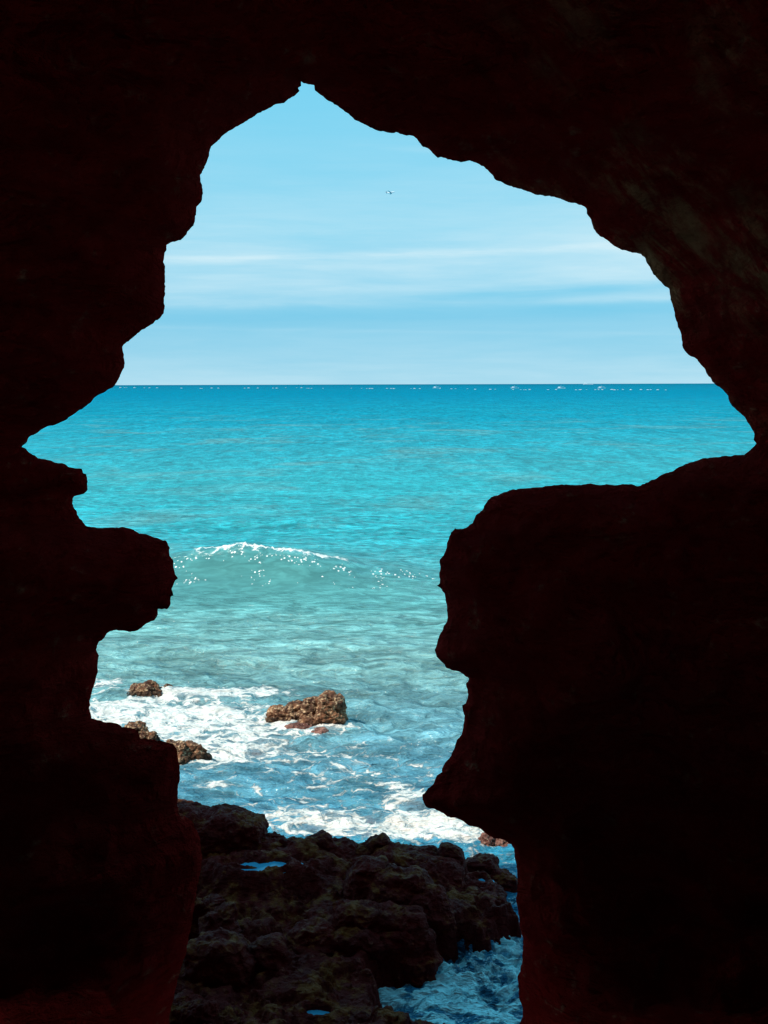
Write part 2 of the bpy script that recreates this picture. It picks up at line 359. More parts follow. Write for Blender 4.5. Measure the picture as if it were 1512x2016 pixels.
ch.data.materials.append(M_floor)
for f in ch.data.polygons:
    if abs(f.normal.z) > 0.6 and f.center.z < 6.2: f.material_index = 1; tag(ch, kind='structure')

# ------------------------------------------------------------------ sea
def cols(half):
    c = np.linspace(-1, 1, 441); o = np.array([1.06, 1.15, 1.3, 1.6, 2.2, 3.2])
    return np.concatenate([-o[::-1], c, o])
Yr = [5.0, 6.2, 7.2]; dy = 15134 / 8.0
while 15134 / dy < 95: Yr.append(15134 / dy); dy -= 2.1 if dy > 500 else 1.6
y = Yr[-1]
while y < 60000: y *= 1.045; Yr.append(y)
Yr = np.array(Yr); C = cols(0)
X = C[None, :] * (0.40 * Yr[:, None] + 2.0); Yg = np.repeat(Yr[:, None], len(C), 1)
def waves(X, Y):
    P = np.stack([X, Y, 0 * X], -1)
    z = 0.0
    near = 1 - ss(Y, 55, 95)
    warp = 0.8 * perlin(P * 0.25); 
    for lam, amp, ang, sd_ in ((5.2, .06, .06, 1), (3.1, .042, -.25, 2), (1.9, .034, .32, 3), (1.1, .024, -.1, 4), (0.65, .015, .5, 5), (0.40, .008, -.5, 6)):
        k = 2 * np.pi / lam; ph = k * (Y * math.cos(ang) + X * math.sin(ang)) + 2.2 * perlin(P * (0.55 / lam) + sd_ * 7) * 2.0 + warp
        s = np.sin(ph); loc = 0.6 + 0.9 * perlin(P * (0.35 / lam) + sd_ * 3.1)
        z = z + amp * np.clip(loc, 0.1, 2) * (s + 0.35 * np.cos(2 * ph))
    z = z * near
    z = z + 0.05 * np.abs(perlin(P * 1.3 + 40)) * near
    return z
z = waves(X, Yg)
# choppy confused water between the rocks (near) and in the wash
chop = (1 - ss(Yg, 24, 30))
PP = np.stack([X, Yg * 1.3, 0 * X], -1)
z += chop * (0.07 * fbm(PP * 1.5 + 3, 4, .55) + 0.035 * fbm(PP * 4.0 + 8, 3, .55, True))
gul = np.exp(-(((X - 1.1) / 1.2) ** 2 + ((Yg - 12.7) / 1.1) ** 2))
z += gul * (0.20 * fbm(PP * np.array([1.8, 3.0, 1]) + 30, 6, .62, True) + 0.05 * fbm(PP * 9 + 12, 3, .6))
# the swell that is about to break
upx = X / Yg * FPX + 756                        # bearing of each column
cx = X; crestY = 38.2 - 0.05 * X + 0.9 * perlin(PP * 0.16 + 70)[..., ] 
Xl = X
amp = 1.28 * np.exp(-((Xl + 4.8) / 4.7) ** 2) + 0.14 * np.exp(-((Xl - 0.6) / 3.0) ** 2) + 0.08
amp *= 1 + 0.10 * perlin(np.stack([X * 0.9, 0 * X, 0 * X], -1) + 4)
dyc = Yg - crestY
prof = np.where(dyc < 0, np.exp(-(np.abs(dyc) / 1.75) ** 1.35), np.exp(-(dyc / 4.2) ** 2))
swell = amp * prof
calm = 1 - 0.85 * np.clip(1.5 * amp * np.exp(-((dyc + 1.8) / 2.6) ** 2), 0, 1)
z = z * calm + swell
z += 0.30 * np.exp(-((Yg - 54 + 0.1 * X) / 3.0) ** 2) * ss(perlin(PP * .07) * 1.0, -.3, .5) + 0.16 * np.exp(-((Yg - 28.5) / 1.5) ** 2)
z -= 0.0
# foam density, 0..1
foam = np.zeros_like(X)
def blob(px, py, rx, ry, s):
    global foam
    c = at_z(px, py, 0); wx = rx * c.y / FPX; a = at_z(px, py - ry, 0).y - c.y; b = c.y - at_z(px, py + ry, 0).y
    r = ((X - c.x) / wx) ** 2 + np.where(Yg > c.y, (Yg - c.y) / a, (Yg - c.y) / b) ** 2
    foam = 1 - (1 - foam) * (1 - np.clip(s * np.exp(-r), 0, 1))
for a in ((200, 1345, 50, 14, .8), (235, 1400, 110, 28, 1.0), (330, 1368, 70, 10, .85), (430, 1372, 110, 9, .95), (490, 1366, 70, 8, .6), (400, 1410, 130, 24, .95), (330, 1440, 110, 26, 1.0), (500, 1440, 90, 20, .7), (560, 1420, 90, 16, .95), (640, 1436, 60, 12, .8), (450, 1475, 140, 22, .75),
          (400, 1500, 70, 14, .8), (560, 1500, 260, 40, .26), (420, 1548, 80, 9, .35), (560, 1600, 170, 30, .40), (640, 1625, 140, 14, .45), (800, 1575, 70, 24, .62), (740, 1640, 150, 18, .68), (870, 1625, 100, 30, .95), (930, 1650, 60, 18, 1.0), (800, 1655, 120, 10, 1.0),
          (720, 1530, 180, 40, .24), (960, 1690, 70, 30, .25), (900, 1950, 170, 80, .62), (680, 1625, 200, 20, .42), (1000, 1900, 60, 60, .7), (820, 1960, 80, 30, .65), (940, 2030, 120, 50, .55), (560, 1640, 60, 12, .3)):
    blob(*a)
crest_f = np.exp(-((dyc + 0.02) / 0.27) ** 2) * ss(amp, .62, 1.15) * ss(-X, -.5, 2.5) * (1 - ss(-X, 6.6, 7.2))
foam = np.maximum(foam, 0.72 * crest_f)
spark = (np.exp(-((dyc + 0.6) / 0.6) ** 2) + .55 * np.exp(-((dyc + 1.9) / 0.5) ** 2)) * ss(amp, .22, .5)
z += crest_f * 0.10 * np.abs(fbm(PP * 5, 3, .6)) + foam * chop * 0.03 * fbm(PP * 7, 3, .6, True)
wm = grid_mesh('sea', np.stack([X, Yg, z], -1))
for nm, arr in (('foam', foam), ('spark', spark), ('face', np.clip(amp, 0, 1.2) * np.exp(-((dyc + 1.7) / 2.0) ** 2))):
    at_ = wm.attributes.new(nm, 'FLOAT', 'POINT'); at_.data.foreach_set('value', arr.ravel().astype(np.float32))

M_water, t, b = material('sea_water')
g = t.new('ShaderNodeTexCoord'); P = g.outputs['Object']; s3 = t.new('ShaderNodeSeparateXYZ'); t.l.new(P, s3.inputs[0])
def attr(t, n):
    a = t.new('ShaderNodeAttribute'); a.attribute_name = n; return a.outputs['Fac']
Pst = t.vmul(P, (0.42, 1.0, 1.0))
big = t.noise(Pst, 0.035, 4, 0.55, 0.5)
lny = t.m('LOGARITHM', t.m('MAXIMUM', s3.outputs[1], 1.0), 10.0)                      # shore to open sea
lny = t.m('ADD', lny, t.m('MULTIPLY', t.m('SUBTRACT', big, 0.5), 0.28))
LR = lambda Y: (math.log10(Y) - 1.0) / 3.5
depthc = t.ramp(t.m('DIVIDE', t.m('SUBTRACT', lny, 1.0), 3.5, clamp=True), [
    (LR(10), (0.01, 0.12, 0.22)), (LR(14), (0.01, 0.14, 0.25)), (LR(16), (0.030, 0.26, 0.40)), (LR(20), (0.105, 0.28, 0.355)), (LR(26), (0.20, 0.375, 0.36)), (LR(34), (0.14, 0.355, 0.34)), (LR(50), (0.030, 0.36, 0.40)),
    (LR(80), (0.022, 0.37, 0.41)), (LR(130), (0.008, 0.32, 0.39)), (LR(230), (0.002, 0.265, 0.355)), (LR(600), (0.0, 0.205, 0.31)), (LR(3000), (0.0, 0.155, 0.245)), (LR(20000), (0.0, 0.12, 0.20))])
mud = t.sstep(t.noise(t.vmul(P, (0.7, 0.7, 1)), 0.10, 7, 0.68, 0.8), 0.50, 0.66)
mudz = t.m('MULTIPLY', mud, t.ramp(t.m('DIVIDE', t.m('SUBTRACT', lny, 1.0), 3.5, clamp=True), [(LR(10), .2), (LR(30), .3), (LR(70), .45), (LR(160), .5), (LR(300), 0.05), (LR(1000), 0)]))
c = t.mix(mudz, depthc, (0.16, 0.30, 0.27))
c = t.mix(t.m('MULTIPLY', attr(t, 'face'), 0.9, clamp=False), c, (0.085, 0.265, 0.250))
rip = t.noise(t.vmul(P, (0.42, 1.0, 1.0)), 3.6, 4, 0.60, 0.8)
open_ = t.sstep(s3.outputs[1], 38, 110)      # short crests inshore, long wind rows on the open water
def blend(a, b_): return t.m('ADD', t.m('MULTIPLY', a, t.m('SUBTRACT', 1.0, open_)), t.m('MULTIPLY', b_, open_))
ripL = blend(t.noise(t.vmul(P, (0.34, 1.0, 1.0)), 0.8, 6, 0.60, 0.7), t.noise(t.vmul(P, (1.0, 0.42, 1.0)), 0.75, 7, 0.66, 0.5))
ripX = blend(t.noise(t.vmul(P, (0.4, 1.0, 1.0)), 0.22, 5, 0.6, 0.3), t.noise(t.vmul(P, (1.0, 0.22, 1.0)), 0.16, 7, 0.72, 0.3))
cc = t.m('MULTIPLY', t.sstep(rip, 0.34, 0.68, 0.66, 1.48), t.sstep(ripL, 0.32, 0.68, 0.76, 1.28))  # sky-reflection streaks of the ripples painted into the water's diffuse colour
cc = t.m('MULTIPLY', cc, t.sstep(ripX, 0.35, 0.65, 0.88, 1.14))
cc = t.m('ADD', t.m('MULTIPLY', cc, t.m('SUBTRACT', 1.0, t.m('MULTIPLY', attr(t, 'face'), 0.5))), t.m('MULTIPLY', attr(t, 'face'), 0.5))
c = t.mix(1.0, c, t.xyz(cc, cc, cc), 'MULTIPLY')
silt = t.m('MULTIPLY', t.sstep(attr(t, 'foam'), 0.25, 0.9), t.sstep(t.noise(t.vmul(P, (0.5, 1, 1)), 1.3, 5, 0.6), 0.38, 0.60))
c = t.mix(t.m('MULTIPLY', t.m('MULTIPLY', silt, t.sstep(s3.outputs[1], 26, 30, 1.0, 0.0)), t.sstep(s3.outputs[1], 14.5, 17, 0.0, 0.8)), c, (0.32, 0.25, 0.25))
# foam lace
Pf = t.vmul(P, (0.62, 1.0, 0.3))
warp = t.new('ShaderNodeTexNoise'); t.put(warp.inputs['Vector'], Pf); warp.inputs['Scale'].default_value = 2.2; warp.inputs['Detail'].default_value = 4
Pw = t.new('ShaderNodeVectorMath', operation='ADD'); t.put(Pw.inputs[0], Pf); t.put(Pw.inputs[1], t.vmul(warp.outputs['Color'], (0.55, 0.55, 0.0)))
def lace(scale):
    vd = t.new('ShaderNodeTexVoronoi', feature='DISTANCE_TO_EDGE'); t.l.new(Pw.outputs[0], vd.inputs['Vector']); vd.inputs['Scale'].default_value = scale
    return vd.outputs['Distance']
l1 = lace(2.6); l2 = lace(7.0)
nf = t.noise(Pw.outputs[0], 3.6, 8, 0.68)
fo_ = attr(t, 'foam')
fsum = t.m('ADD', t.m('MULTIPLY', t.m('SUBTRACT', 0.24, l1), 1.5), t.m('MULTIPLY', t.m('SUBTRACT', 0.20, l2), 0.9))
fsum = t.m('ADD', fsum, t.m('MULTIPLY', t.m('SUBTRACT', nf, 0.5), 1.9))
fval = t.m('ADD', fsum, t.m('MULTIPLY', fo_, 0.84))
fmask = t.m('MULTIPLY', t.sstep(fval, 0.60, 0.84), t.sstep(fo_, 0.02, 0.12))
soft = t.m('MULTIPLY', t.sstep(fval, 0.35, 0.85), t.m('MULTIPLY', fo_, 0.75))
# loose droplets and flecks on the swell, and rare whitecaps further out
vsp = t.new('ShaderNodeTexVoronoi', feature='F1'); t.put(vsp.inputs['Vector'], t.vmul(P, (1.0, 0.8, 0.8))); vsp.inputs['Scale'].default_value = 8.5; vsp.inputs['Randomness'].default_value = 1
spk = t.m('MULTIPLY', t.m('LESS_THAN', vsp.outputs['Distance'], t.m('MULTIPLY', t.noise(P, 6.0, 2), 0.62)), t.m('GREATER_THAN', t.m('ADD', t.noise(P, 1.1, 4, 0.75), t.m('MULTIPLY', attr(t, 'spark'), 0.22)), 0.705))
spk = t.m('MULTIPLY', spk, t.m('GREATER_THAN', attr(t, 'spark'), 0.12))
fleck = t.m('MULTIPLY', t.sstep(t.noise(t.vmul(P, (0.55, 1, 1)), 3.4, 6, 0.72, 0.6), 0.655, 0.68), t.sstep(s3.outputs[1], 15, 26, 0.9, 0.0))
cap = t.m('MULTIPLY', t.sstep(t.noise(t.vmul(P, (0.4, 1, 1)), 0.55, 7, 0.7), 0.735, 0.76), t.sstep(s3.outputs[1], 30, 60))
white = t.m('MAXIMUM', t.m('MAXIMUM', fmask, spk), t.m('MULTIPLY', cap, 0.7))
white = t.m('MAXIMUM', white, fleck)
c = t.mix(soft, c, t.mix(t.sstep(s3.outputs[1], 14.2, 15.2), (0.10, 0.52, 0.78), (0.34, 0.60, 0.68)))
c = t.mix(white, c, t.mix(t.sstep(s3.outputs[1], 14.2, 15.2), (0.52, 0.95, 1.0), t.mix(t.sstep(t.noise(P, 5.0, 5, 0.7), 0.35, 0.6), (0.76, 0.72, 0.67), (0.94, 0.90, 0.82))))     # blue of the skylit shade put into the gully froth's colour, cream surf beyond
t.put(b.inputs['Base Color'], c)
fade = t.sstep(s3.outputs[1], 60, 2500, 1.0, 0.55)
ridge = t.m('SUBTRACT', 1.0, t.m('ABSOLUTE', t.m('MULTIPLY', t.m('SUBTRACT', t.noise(t.vmul(P, (0.36, 1, 1)), 0.75, 5, 0.6, 0.8), 0.5), 4.0)))
hh = t.m('ADD', t.m('MULTIPLY', rip, 0.28), t.m('MULTIPLY', ripL, 0.50)); hh = t.m('ADD', hh, t.m('MULTIPLY', ripX, 1.2)); hh = t.m('ADD', hh, t.m('MULTIPLY', ridge, 0.07))
hh = t.m('ADD', hh, t.m('MULTIPLY', t.noise(t.vmul(P, (0.5, 1, 1)), 4.5, 4, 0.6, 0.5), 0.07))
hh = t.m('ADD', hh, t.m('MULTIPLY', fmask, 0.03))
bn = t.new('ShaderNodeBump'); bn.inputs['Distance'].default_value = 1.0; t.put(bn.inputs['Height'], hh); t.put(bn.inputs['Strength'], t.m('MULTIPLY', t.m('MULTIPLY', fade, 0.85), t.m('SUBTRACT', 1.0, t.m('MULTIPLY', attr(t, 'face'), 0.72))))
# the body of the water is diffuse; the sky is mirrored by its facets, less and less as their slopes average out far off
b.inputs['Roughness'].default_value = 0.8; b.inputs['Specular IOR Level'].default_value = 0.0
t.l.new(bn.outputs[0], b.inputs['Normal'])
gl = t.new('ShaderNodeBsdfGlossy'); gl.inputs['Roughness'].default_value = 0.10; t.l.new(bn.outputs[0], gl.inputs['Normal'])
fr = t.new('ShaderNodeFresnel'); fr.inputs['IOR'].default_value = 1.33; t.l.new(bn.outputs[0], fr.inputs['Normal'])
ff = t.m('MULTIPLY', t.m('MINIMUM', fr.outputs[0], 0.62), t.ramp(t.m('DIVIDE', t.m('SUBTRACT', lny, 1.0), 3.5, clamp=True), [(LR(12), 1.0), (LR(50), .95), (LR(100), .60), (LR(250), .16), (LR(800), .05), (LR(20000), .03)]))
ff = t.m('MULTIPLY', ff, t.m('SUBTRACT', 1.0, t.m('MULTIPLY', white, 0.9)))
mx = t.new('ShaderNodeMixShader'); t.l.new(ff, mx.inputs[0]); t.l.new(b.outputs[0], mx.inputs[1]); t.l.new(gl.outputs[0], mx.inputs[2])
t.l.new(mx.outputs[0], [q for q in t.n if q.type == 'OUTPUT_MATERIAL'][0].inputs[0])
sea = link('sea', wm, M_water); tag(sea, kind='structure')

# ------------------------------------------------------------------ rocks: ellipsoid lumps fused and worn by noise
def lumps_mesh(lumps, voxel, seed, rough_amp, freq, pit=0.0, sq=0.75, cut=-0.6, flat=0.0):
    bm = bmesh.new()
    for (c, r) in lumps:
        res = bmesh.ops.create_icosphere(bm, subdivisions=4, radius=1.0)
        for q in res['verts']:
            co = Vector([math.copysign(abs(x) ** sq, x) for x in q.co])
            q.co = Vector((c[0] + co.x * r[0], c[1] + co.y * r[1], c[2] + co.z * r[2]))
    me = bpy.data.meshes.new('tmp'); bm.to_mesh(me); bm.free()
    o = bpy.data.objects.new('tmp', me); COL.objects.link(o)
    md = o.modifiers.new('r', 'REMESH'); md.mode = 'VOXEL'; md.voxel_size = voxel
    dg = bpy.context.evaluated_depsgraph_get(); ev = o.evaluated_get(dg); m2 = bpy.data.meshes.new_from_object(ev)
    bpy.data.objects.remove(o); bpy.data.meshes.remove(me)
    n = len(m2.vertices); V = np.empty(n * 3, np.float32); m2.vertices.foreach_get('co', V); V = V.reshape(-1, 3).astype(float)
    N = np.empty(n * 3, np.float32); m2.vertex_normals.foreach_get('vector', N); N = N.reshape(-1, 3).astype(float)
    Q = V * freq * np.array([1, 1, 1.5]) + seed * 5.7
    step = np.sin(V[:, 2] * 26 + 3 * fbm(Q * .6 + 5, 3)) * .22          # bedding ledges
    d = rough_amp * (1.2 * fbm(Q, 4, 0.55) + 1.1 * (fbm(Q * 1.1 + 11, 4, 0.55, True) - 0.35) + 0.55 * (fbm(Q * 4.5 + 23, 4, 0.6, True) - .3) + step)
    if pit: d -= pit * ss(fbm(V * freq * 3.2 + seed, 3, 0.5), 0.12, 0.5)
    off = np.stack([fbm(Q + 31, 3), fbm(Q + 53, 3), fbm(Q + 71, 3)], 1) * rough_amp * 0.6
    V = V + N * d[:, None] + off
    m2.vertices.foreach_set('co', V.astype(np.float32).ravel()); m2.update()
    return m2
def rock(name, label, cat, specs, mat, seed, voxel=0.03, amp=0.06, freq=2.2, pit=0.0, group=None, sq=0.75):
    """specs: (px, py, ztop, rx, ry, rz): a lump whose top centre sits on that sight line"""
    L = []
    for (px, py, zt, rx, ry, rz) in specs:
        p = at_z(px, py, zt); L.append(((p.x, p.y, zt - rz), (rx, ry, rz)))
    me = lumps_mesh(L, voxel, seed, amp, freq, pit, sq); me.name = name
    bx = np.mean([l[0][0] for l in L]); by = np.mean([l[0][1] for l in L])
    me.transform(Matrix.Translation((-bx, -by, 0)))
    o = link(name, me, mat); o.location = (bx, by, 0)
    tag(o, label, cat, group); return o

# sunlit rocks standing in the wash
rock('sea_rock', 'sunlit brown rock with a jagged raised right end, standing in white foam', 'rock',
     [(555, 1390, .30, .30, .26, .5), (592, 1384, .40, .42, .24, .6), (620, 1374, .54, .30, .24, .7), (648, 1363, .72, .26, .26, .95), (662, 1368, .66, .18, .24, .9), (618, 1405, .26, .36, .30, .5)], M_sea, 1, .016, .040, 3.4, .05, 'sunlit rocks in the surf', .55)
rock('sea_rock', 'low sunlit brown rock with a pointed top, farthest left in the foam', 'rock',
     [(285, 1347, .24, .46, .34, .5), (296, 1341, .30, .24, .20, .5), (322, 1352, .14, .24, .2, .3)], M_sea, 2, .016, .04, 3.2, .05, 'sunlit rocks in the surf', .8)
rock('sea_rock', 'rounded sunlit brown rock just above the broken ledge of the left cave wall', 'rock',
     [(268, 1420, .42, .30, .28, .7), (292, 1440, .26, .22, .3, .5)], M_sea, 3, .016, .04, 3.4, .05, 'sunlit rocks in the surf', .8)
rock('sea_rock', 'long sunlit brown rock sloping to a low tip, beside the left cave wall', 'rock',
     [(345, 1458, .42, .34, .3, .7), (375, 1462, .34, .26, .26, .6), (398, 1484, .10, .22, .18, .4), (300, 1462, .3, .4, .3, .6)], M_sea, 4, .016, .04, 3.4, .05, 'sunlit rocks in the surf', .8)
rock('sea_rock', 'small pinkish barnacled rock in sunlight under the right cave wall', 'rock',
     [(957, 1641, .22, .14, .16, .4), (985, 1653, .13, .24, .15, .3)], M_pink, 5, .014, .035, 5, .03, 'sunlit rocks in the surf', .85)
rock('sea_rock', 'reddish rock half drowned by foam in front of the jagged rock', 'rock',
     [(590, 1424, .14, .36, .22, .3), (630, 1434, .12, .24, .2, .3)], M_pink, 6, .02, .03, 5, .03, 'sunlit rocks in the surf', .85)

# shaded shelf of rock in front of the cave mouth
shore = np.array([(lambda q: (q.x, q.y))(at_z(px, py, 0.45)) for px, py in
    ((200, 1640), (345, 1640), (480, 1650), (560, 1672), (640, 1672), (760, 1672), (860, 1690), (905, 1696), (950, 1722), (1000, 1762), (1036, 1785), (1040, 1800), (985, 1808), (955, 1830), (900, 1822), (862, 1830), (845, 1870), (745, 1900), (762, 1972), (800, 1985), (880, 2000), (960, 2050), (1000, 2200), (900, 2500), (-100, 2500), (0, 1640))])
gx = np.arange(-5.2, 3.4, 0.02); gy = np.arange(9.0, 16.4, 0.02); GX, GY = np.meshgrid(gx, gy)
Q = np.stack([GX, GY, 0 * GX], -1)
sdv = poly_sd(np.stack([GX.ravel(), GY.ravel()], 1) , shore).reshape(GX.shape)
sdv = sdv + 0.16 * fbm(Q * 1.6 + 2, 4, .55)
n1 = fbm(Q * 1.1 + 6, 5, .55); n2 = fbm(Q * 3.6 + 1, 4, .55, True)
hz = -0.9 + 1.35 * (1 - ss(sdv, -.22, .22)) + 0.17 * n1 + 0.09 * n2
_t = (hz + .05 * fbm(Q * .8 + 40, 3)) / 0.13                       # worn bedding: broad treads and short risers
hz = 0.35 * hz + 0.65 * (0.13 * (np.floor(_t) + ss(_t - np.floor(_t), .62, 1.0)))
hz += 0.30 * ss(GY, 13.4, 14.6) * (1 - ss(sdv, -.5, -.1)) * (1 - ss(GX, -.3, .9))
POOLS = []
def basin(px, py, rx, ry, z):                  # a hollow in the shelf that holds a rock pool
    global hz
    c = at_z(px, py, z); wx = rx * c.y / FPX; wy = abs(at_z(px, py - ry, z).y - c.y)
    r = np.sqrt(((GX - c.x) / wx) ** 2 + ((GY - c.y) / wy) ** 2) + 0.45 * fbm(Q * np.array([3, 3, 1]) + 12, 4, .6)
    k = 1 - ss(r, 1.2, 2.6)
    hz = hz * (1 - k) + (z - 0.07 + 0.15 * ss(r, .55, 1.35)) * k
    POOLS.append((c, wx * 1.35, wy * 1.35, z))
basin(505, 1706, 66, 13, .74)
_c = at_z(478, 1709, .74); hz += 0.10 * np.exp(-((GX - _c.x) / .26) ** 2 - ((GY - _c.y) / .045) ** 2)
basin(630, 1999, 30, 10, .40)
basin(945, 1737, 20, 8, .42)
basin(893, 1682, 11, 4, .62)
basin(872, 1836, 16, 5, .36)
hz += 0.032 * (fbm(Q * 7, 4, .62, True) - .3)
sm = grid_mesh('rock_shelf', np.stack([GX, GY, hz], -1))
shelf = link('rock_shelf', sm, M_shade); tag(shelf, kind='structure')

M_pool, t, b = material('pool_water')
g = t.new('ShaderNodeTexCoord')
b.inputs['Base Color'].default_value = (0.06, 0.36, 0.55, 1); b.inputs['Roughness'].default_value = 0.03; b.inputs['IOR'].default_value = 1.33  # brightness of the mirrored sky put into the base colour
t.put(b.inputs['Normal'], bump(t, t.noise(g.outputs['Object'], 9, 3), 0.15, 0.02))
pl = ['long still rock pool split by a dark spit, upper left of the shaded shelf', 'small still pool near the bottom edge of the shaded rocks', 'small bright pool among the dark rocks by the right cave wall',
      'tiny bright puddle below the round knob of rock', 'tiny puddle low on the dark rock above the churning channel']
for (c, wx, wy, z0), lb in zip(POOLS, pl):
    bm = bmesh.new(); n = 48; ring = []
    top = [bm.verts.new((wx * math.cos(a) * (1 + .12 * math.sin(3 * a + 1)), wy * math.sin(a) * (1 + .1 * math.sin(5 * a)), 0)) for a in [2 * math.pi * i / n for i in range(n)]]
    bot = [bm.verts.new((q.co.x * .8, q.co.y * .8, -0.12)) for q in top]
    bm.faces.new(top); bm.faces.new(bot[::-1])
    for i in range(n): bm.faces.new((top[i], bot[i], bot[(i + 1) % n], top[(i + 1) % n]))
    bmesh.ops.recalc_face_normals(bm, faces=bm.faces)
    me = bpy.data.meshes.new('rock_pool'); bm.to_mesh(me); bm.free()
    o = link('rock_pool', me, M_pool, smooth=False); o.location = (c.x, c.y, z0); tag(o, lb, 'rock pool', 'rock pools left on the shelf')

G = 'dark rocks in the shade of the cave mouth'
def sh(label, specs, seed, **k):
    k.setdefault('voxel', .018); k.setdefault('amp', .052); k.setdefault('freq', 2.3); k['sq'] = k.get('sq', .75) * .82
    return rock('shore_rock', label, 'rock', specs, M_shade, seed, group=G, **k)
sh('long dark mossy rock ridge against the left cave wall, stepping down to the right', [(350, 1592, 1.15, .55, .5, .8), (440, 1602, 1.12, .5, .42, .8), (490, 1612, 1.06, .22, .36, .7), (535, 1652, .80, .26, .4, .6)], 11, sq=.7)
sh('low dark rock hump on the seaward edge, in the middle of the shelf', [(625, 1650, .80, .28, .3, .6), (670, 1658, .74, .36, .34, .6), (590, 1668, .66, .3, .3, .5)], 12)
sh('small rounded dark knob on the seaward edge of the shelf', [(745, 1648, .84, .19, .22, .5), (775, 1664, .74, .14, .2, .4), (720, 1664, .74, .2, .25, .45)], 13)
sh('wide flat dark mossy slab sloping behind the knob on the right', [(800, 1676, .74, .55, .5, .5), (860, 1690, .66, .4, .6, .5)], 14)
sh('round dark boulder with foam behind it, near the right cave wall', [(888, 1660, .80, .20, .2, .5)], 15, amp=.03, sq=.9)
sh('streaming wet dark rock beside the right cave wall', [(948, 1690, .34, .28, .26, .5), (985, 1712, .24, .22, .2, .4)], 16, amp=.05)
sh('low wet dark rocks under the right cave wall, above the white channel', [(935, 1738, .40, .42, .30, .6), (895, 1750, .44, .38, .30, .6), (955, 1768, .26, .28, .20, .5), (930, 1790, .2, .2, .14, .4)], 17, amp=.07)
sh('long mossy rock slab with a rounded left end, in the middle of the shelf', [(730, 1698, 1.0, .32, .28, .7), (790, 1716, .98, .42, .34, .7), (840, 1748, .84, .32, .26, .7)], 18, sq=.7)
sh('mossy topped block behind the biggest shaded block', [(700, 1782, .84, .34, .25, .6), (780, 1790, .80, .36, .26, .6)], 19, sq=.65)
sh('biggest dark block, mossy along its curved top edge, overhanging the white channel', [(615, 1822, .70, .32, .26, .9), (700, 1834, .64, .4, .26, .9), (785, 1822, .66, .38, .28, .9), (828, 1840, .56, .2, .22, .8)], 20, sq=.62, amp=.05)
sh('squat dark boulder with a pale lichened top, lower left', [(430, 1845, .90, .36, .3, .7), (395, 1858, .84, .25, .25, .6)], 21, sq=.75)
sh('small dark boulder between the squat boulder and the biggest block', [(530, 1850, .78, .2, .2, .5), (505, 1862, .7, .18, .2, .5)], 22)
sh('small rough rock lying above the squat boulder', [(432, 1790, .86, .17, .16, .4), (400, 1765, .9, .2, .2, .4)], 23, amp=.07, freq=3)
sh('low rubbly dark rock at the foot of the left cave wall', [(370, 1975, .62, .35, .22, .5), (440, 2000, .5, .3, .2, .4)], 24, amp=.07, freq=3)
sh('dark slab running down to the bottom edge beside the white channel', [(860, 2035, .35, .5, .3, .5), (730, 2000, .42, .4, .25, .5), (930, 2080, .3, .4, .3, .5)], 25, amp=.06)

# ------------------------------------------------------------------ airliner
def loft(rings, cap=True):                     # rings: list of lists of points, same length
    V = [p for r in rings for p in r]; n = len(rings[0]); Fc = []
    for i in range(len(rings) - 1):
        for j in range(n): Fc.append([i * n + j, i * n + (j + 1) % n, (i + 1) * n + (j + 1) % n, (i + 1) * n + j])
    if cap: Fc += [list(range(n))[::-1], [(len(rings) - 1) * n + j for j in range(n)]]
    return pymesh('m', V, Fc)
def circ(x, y, z, ry, rz, n=14): return [(x, y + ry * math.cos(2 * math.pi * i / n), z + rz * math.sin(2 * math.pi * i / n)) for i in range(n)]
def slab(x0, x1, X0, X1, y0, y1, z0, z1, th, vertical=False):   # tapered wing from root chord x0..x1 to tip chord X0..X1
    def sec(a, b_, yy, zz, t_):
        m_ = a * .6 + b_ * .4
        if vertical: return [(a, yy, zz), (m_, yy + t_, zz), (b_, yy, zz), (m_, yy - t_, zz)]
        return [(a, yy, zz), (m_, yy, zz + t_), (b_, yy, zz), (m_, yy, zz - t_)]
    return loft([sec(x0, x1, y0, z0, th), sec(X0, X1, y1, z1, th * .4)])
M_white = simple('white_paint', (0.80, 0.82, 0.84), 0.4, 0, .04); M_tail = simple('dark_blue_paint', (0.03, 0.10, 0.16), 0.4)
M_met = simple('grey_metal', (0.35, 0.36, 0.38), 0.35, .6)
p = at_y(769, 379, 4200)
pl_ = bpy.data.objects.new('airplane', None); COL.objects.link(pl_); pl_.location = p; pl_.rotation_euler = (rad(-16), rad(-7), rad(-14))
tag(pl_, 'tiny white twin engined airliner with a dark tail, crossing the blue sky', 'airplane')
link('fuselage', loft([circ(x, 0, z, r, r) for x, z, r in ((-17, .9, .3), (-14, .7, 1.1), (-9, .2, 1.9), (-4, 0, 2), (10, 0, 2), (14, -.1, 1.7), (16.2, -.4, .9), (17, -.5, .15))]), M_white, pl_)
for s_ in (-1, 1):
    link('wing', slab(-2.5, 4.5, -7.5, -5.3, s_ * 1.5, s_ * 17, -.8, 1.0, .45), M_white, pl_, False)
    link('tailplane', slab(-16.5, -13.2, -18, -16.4, s_ * .8, s_ * 6, .9, 1.4, .2), M_white, pl_, False)
    link('engine', loft([circ(x, s_ * 5.8, -1.9, r, r, 12) for x, r in ((-.8, .6), (1, 1.05), (3.2, 1.1), (3.8, .9))]), M_met, pl_)
link('tail_fin', slab(-16.5, -11.2, -18.6, -16.2, 0, 0, 1.5, 8, .22, True), M_tail, pl_, False)

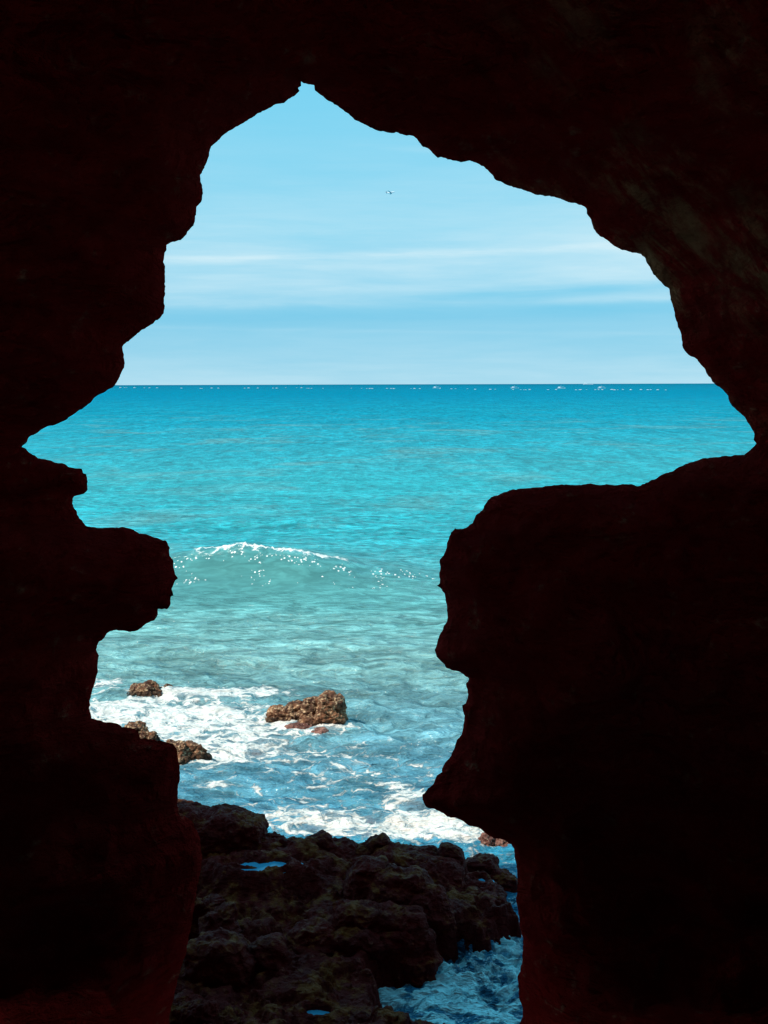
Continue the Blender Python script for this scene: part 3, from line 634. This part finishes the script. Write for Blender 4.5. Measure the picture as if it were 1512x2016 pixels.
# ------------------------------------------------------------------ far out: boats, a ship and rows of floating net pens
def hull(L, Wd, H):
    secs = []
    for t_ in np.linspace(0, 1, 9):
        x = (t_ - .5) * L; hw = Wd / 2 * (1 - max(0, (t_ - .45) / .55) ** 2.2) + .02; sheer = H * (1 + .45 * max(0, t_ - .5) ** 2 * 4 * .5)
        secs.append([(x, -hw, sheer), (x, -hw * .75, -.2), (x, 0, -.45), (x, hw * .75, -.2), (x, hw, sheer)])
    return loft(secs)
def boxm(a, b_):
    bm = bmesh.new(); r = bmesh.ops.create_cube(bm, size=1)
    for q in bm.verts: q.co = Vector([(a[i] + b_[i]) / 2 + q.co[i] * (b_[i] - a[i]) for i in range(3)])
    bmesh.ops.bevel(bm, geom=bm.edges[:], offset=min(abs(b_[i] - a[i]) for i in range(3)) * .08, segments=2, affect='EDGES')
    me = bpy.data.meshes.new('m'); bm.to_mesh(me); bm.free(); return me
def rod(p0, p1, r=.14, n=8):
    bm = bmesh.new(); d = Vector(p1) - Vector(p0)
    bmesh.ops.create_cone(bm, segments=n, radius1=r, radius2=r, depth=d.length, cap_ends=True)
    bmesh.ops.transform(bm, matrix=Matrix.Translation((Vector(p0) + Vector(p1)) / 2) @ d.to_track_quat('Z', 'Y').to_matrix().to_4x4(), verts=bm.verts)
    me = bpy.data.meshes.new('m'); bm.to_mesh(me); bm.free(); return me
M_glass = simple('cabin_glass', (0.02, 0.03, 0.04), 0.15); M_pinkp = simple('faded_pink_float', (0.72, 0.50, 0.50), 0.5)
def copy_tree(o, parent=None):
    c_ = o.copy(); COL.objects.link(c_)
    if parent: c_.parent = parent
    for chd in [q for q in KIDS.get(o.name, [])]: copy_tree(chd, c_)
    return c_
KIDS = {}
def make_boat():
    r = bpy.data.objects.new('fishing_boat', None); COL.objects.link(r)
    k = [link('hull', hull(17, 4.4, 1.5), M_white, r, False), link('cabin', boxm((-6.5, -1.5, 1.3), (-2.2, 1.5, 3.7)), M_white, r, False),
         link('windscreen', boxm((-2.25, -1.2, 2.6), (-2.1, 1.2, 3.4)), M_glass, r, False), link('mast', rod((-1, 0, 1.2), (-1, 0, 6)), M_white, r, False),
         link('boom', rod((-1, 0, 2.6), (5.5, 0, 4.6), .09), M_white, r, False)]
    KIDS[r.name] = k; return r
b0 = make_boat()
BO = [(1014, 764.5, 'white fishing boat, leftmost of the four on the open sea with pens to its right', .15), (1105, 764.8, 'white fishing boat lying between two rows of pens, below the white ship', -.1),
      (1185, 764.6, 'white fishing boat furthest right on the open sea', .1), (860, 764.4, 'white fishing boat on the open sea left of the middle pens', .05)]
for i, (px, py, lb, rz) in enumerate(BO):
    o = b0 if i == 0 else copy_tree(b0)
    o.location = at_z(px, py, 0.0); o.rotation_euler.z = rz; s_ = o.location.y / 2000.0 * 0.85; o.scale = (s_, s_, s_)
    tag(o, lb, 'boat', 'fishing boats far out')
# long low ship on the horizon
r = bpy.data.objects.new('ship', None); COL.objects.link(r); q = at_z(1158, 758.9, 0) if False else at_y(1158, 758.4, 9000); q.z = 0; r.location = q
link('hull', hull(82, 13, 7), M_white, r, False); link('superstructure', boxm((-34, -5, 6), (-10, 5, 14)), M_white, r, False); link('funnel', boxm((-30, -1.5, 14), (-26, 1.5, 18)), M_white, r, False); link('bridge_window', boxm((-10, -4, 11), (-9.8, 4, 12.5)), M_glass, r, False)
tag(r, 'long low white ship right on the horizon', 'ship')
def make_pen():
    r = bpy.data.objects.new('net_pen', None); COL.objects.link(r)
    def torus(R, rr_, z):
        rings = []
        for i in range(28):
            a = 2 * math.pi * i / 28; rings.append([((R + rr_ * math.cos(b_)) * math.cos(a), (R + rr_ * math.cos(b_)) * math.sin(a), z + rr_ * math.sin(b_)) for b_ in [2 * math.pi * j / 8 for j in range(8)]])
        rings.append(rings[0]); return loft(rings, False)
    k = [link('float_ring', torus(3.4, .62, .35), M_white, r), link('handrail', torus(3.3, .16, 1.6), M_pinkp, r)]
    for i in range(6):
        a = i * math.pi / 3; k.append(link('rail_post', rod((3.3 * math.cos(a), 3.3 * math.sin(a), .4), (3.3 * math.cos(a), 3.3 * math.sin(a), 1.6), .12), M_pinkp, r, False))
    KIDS[r.name] = k; return r
p0 = make_pen()
XS = [(242, 763.2), (248, 763.4), (255, 763.2), (263, 763.6), (272, 763.3), (279, 763.2), (293, 763.5), (301, 763.6), (307, 763.8), (352, 764.5), (399, 765), (404, 764.5), (417, 764.2), (421, 764.6), (428, 764.4), (488, 764.2), (495, 764), (501, 764.4), (507, 764), (541, 764.2), (546, 764.4), (563, 763.2), (582, 763.8), (590, 764), (602, 764.8), (608, 764.7), (615, 764.6), (635, 764.8), (690, 764.8), (711, 764.9), (723, 764.8), (728, 765.2), (733, 765.2), (762, 764.8), (770, 765.2), (775, 765.2), (810, 765.2), (816, 765.3), (827, 765.4), (866, 765.2), (885, 765.5), (899, 765.5), (920, 765.6), (934, 766.6), (938, 766.8), (965, 766.8), (973, 766.3),
      (1006, 767), (1012, 766.9), (1020, 767.2), (1026, 767.3), (1031, 767.4), (1044, 767.2), (1077, 767.3), (1085, 767.3), (1092, 767.2), (1129, 767.5), (1136, 767.4), (1143, 767.4), (1149, 767.3), (1161, 767.4), (1169, 767.2), (1177, 767.4), (1184, 767.4), (1191, 767.3), (1202, 767.6), (1212, 767.2), (1219, 767.5), (1224, 767.5), (1231, 767.3), (1239, 767.4), (1252, 767.2), (1260, 767.3), (1266, 767.4), (1273, 767.5), (1279, 767.2), (1287, 767.5), (1297, 767.6), (1307, 767.8)]
for i, (px, py) in enumerate(XS):
    o = p0 if i == 0 else copy_tree(p0)
    o.location = at_z(px, py, 0.0); o.rotation_euler.z = i * .7; s_ = o.location.y / 2000 * rr.uniform(.26, .58); o.scale = (s_, s_, s_)
    o.location.y *= rr.uniform(.97, 1.03)
    tag(o, 'small pale ring shaped net pen floating in a long row below the horizon', 'net pen', 'net pens floating in rows far out')
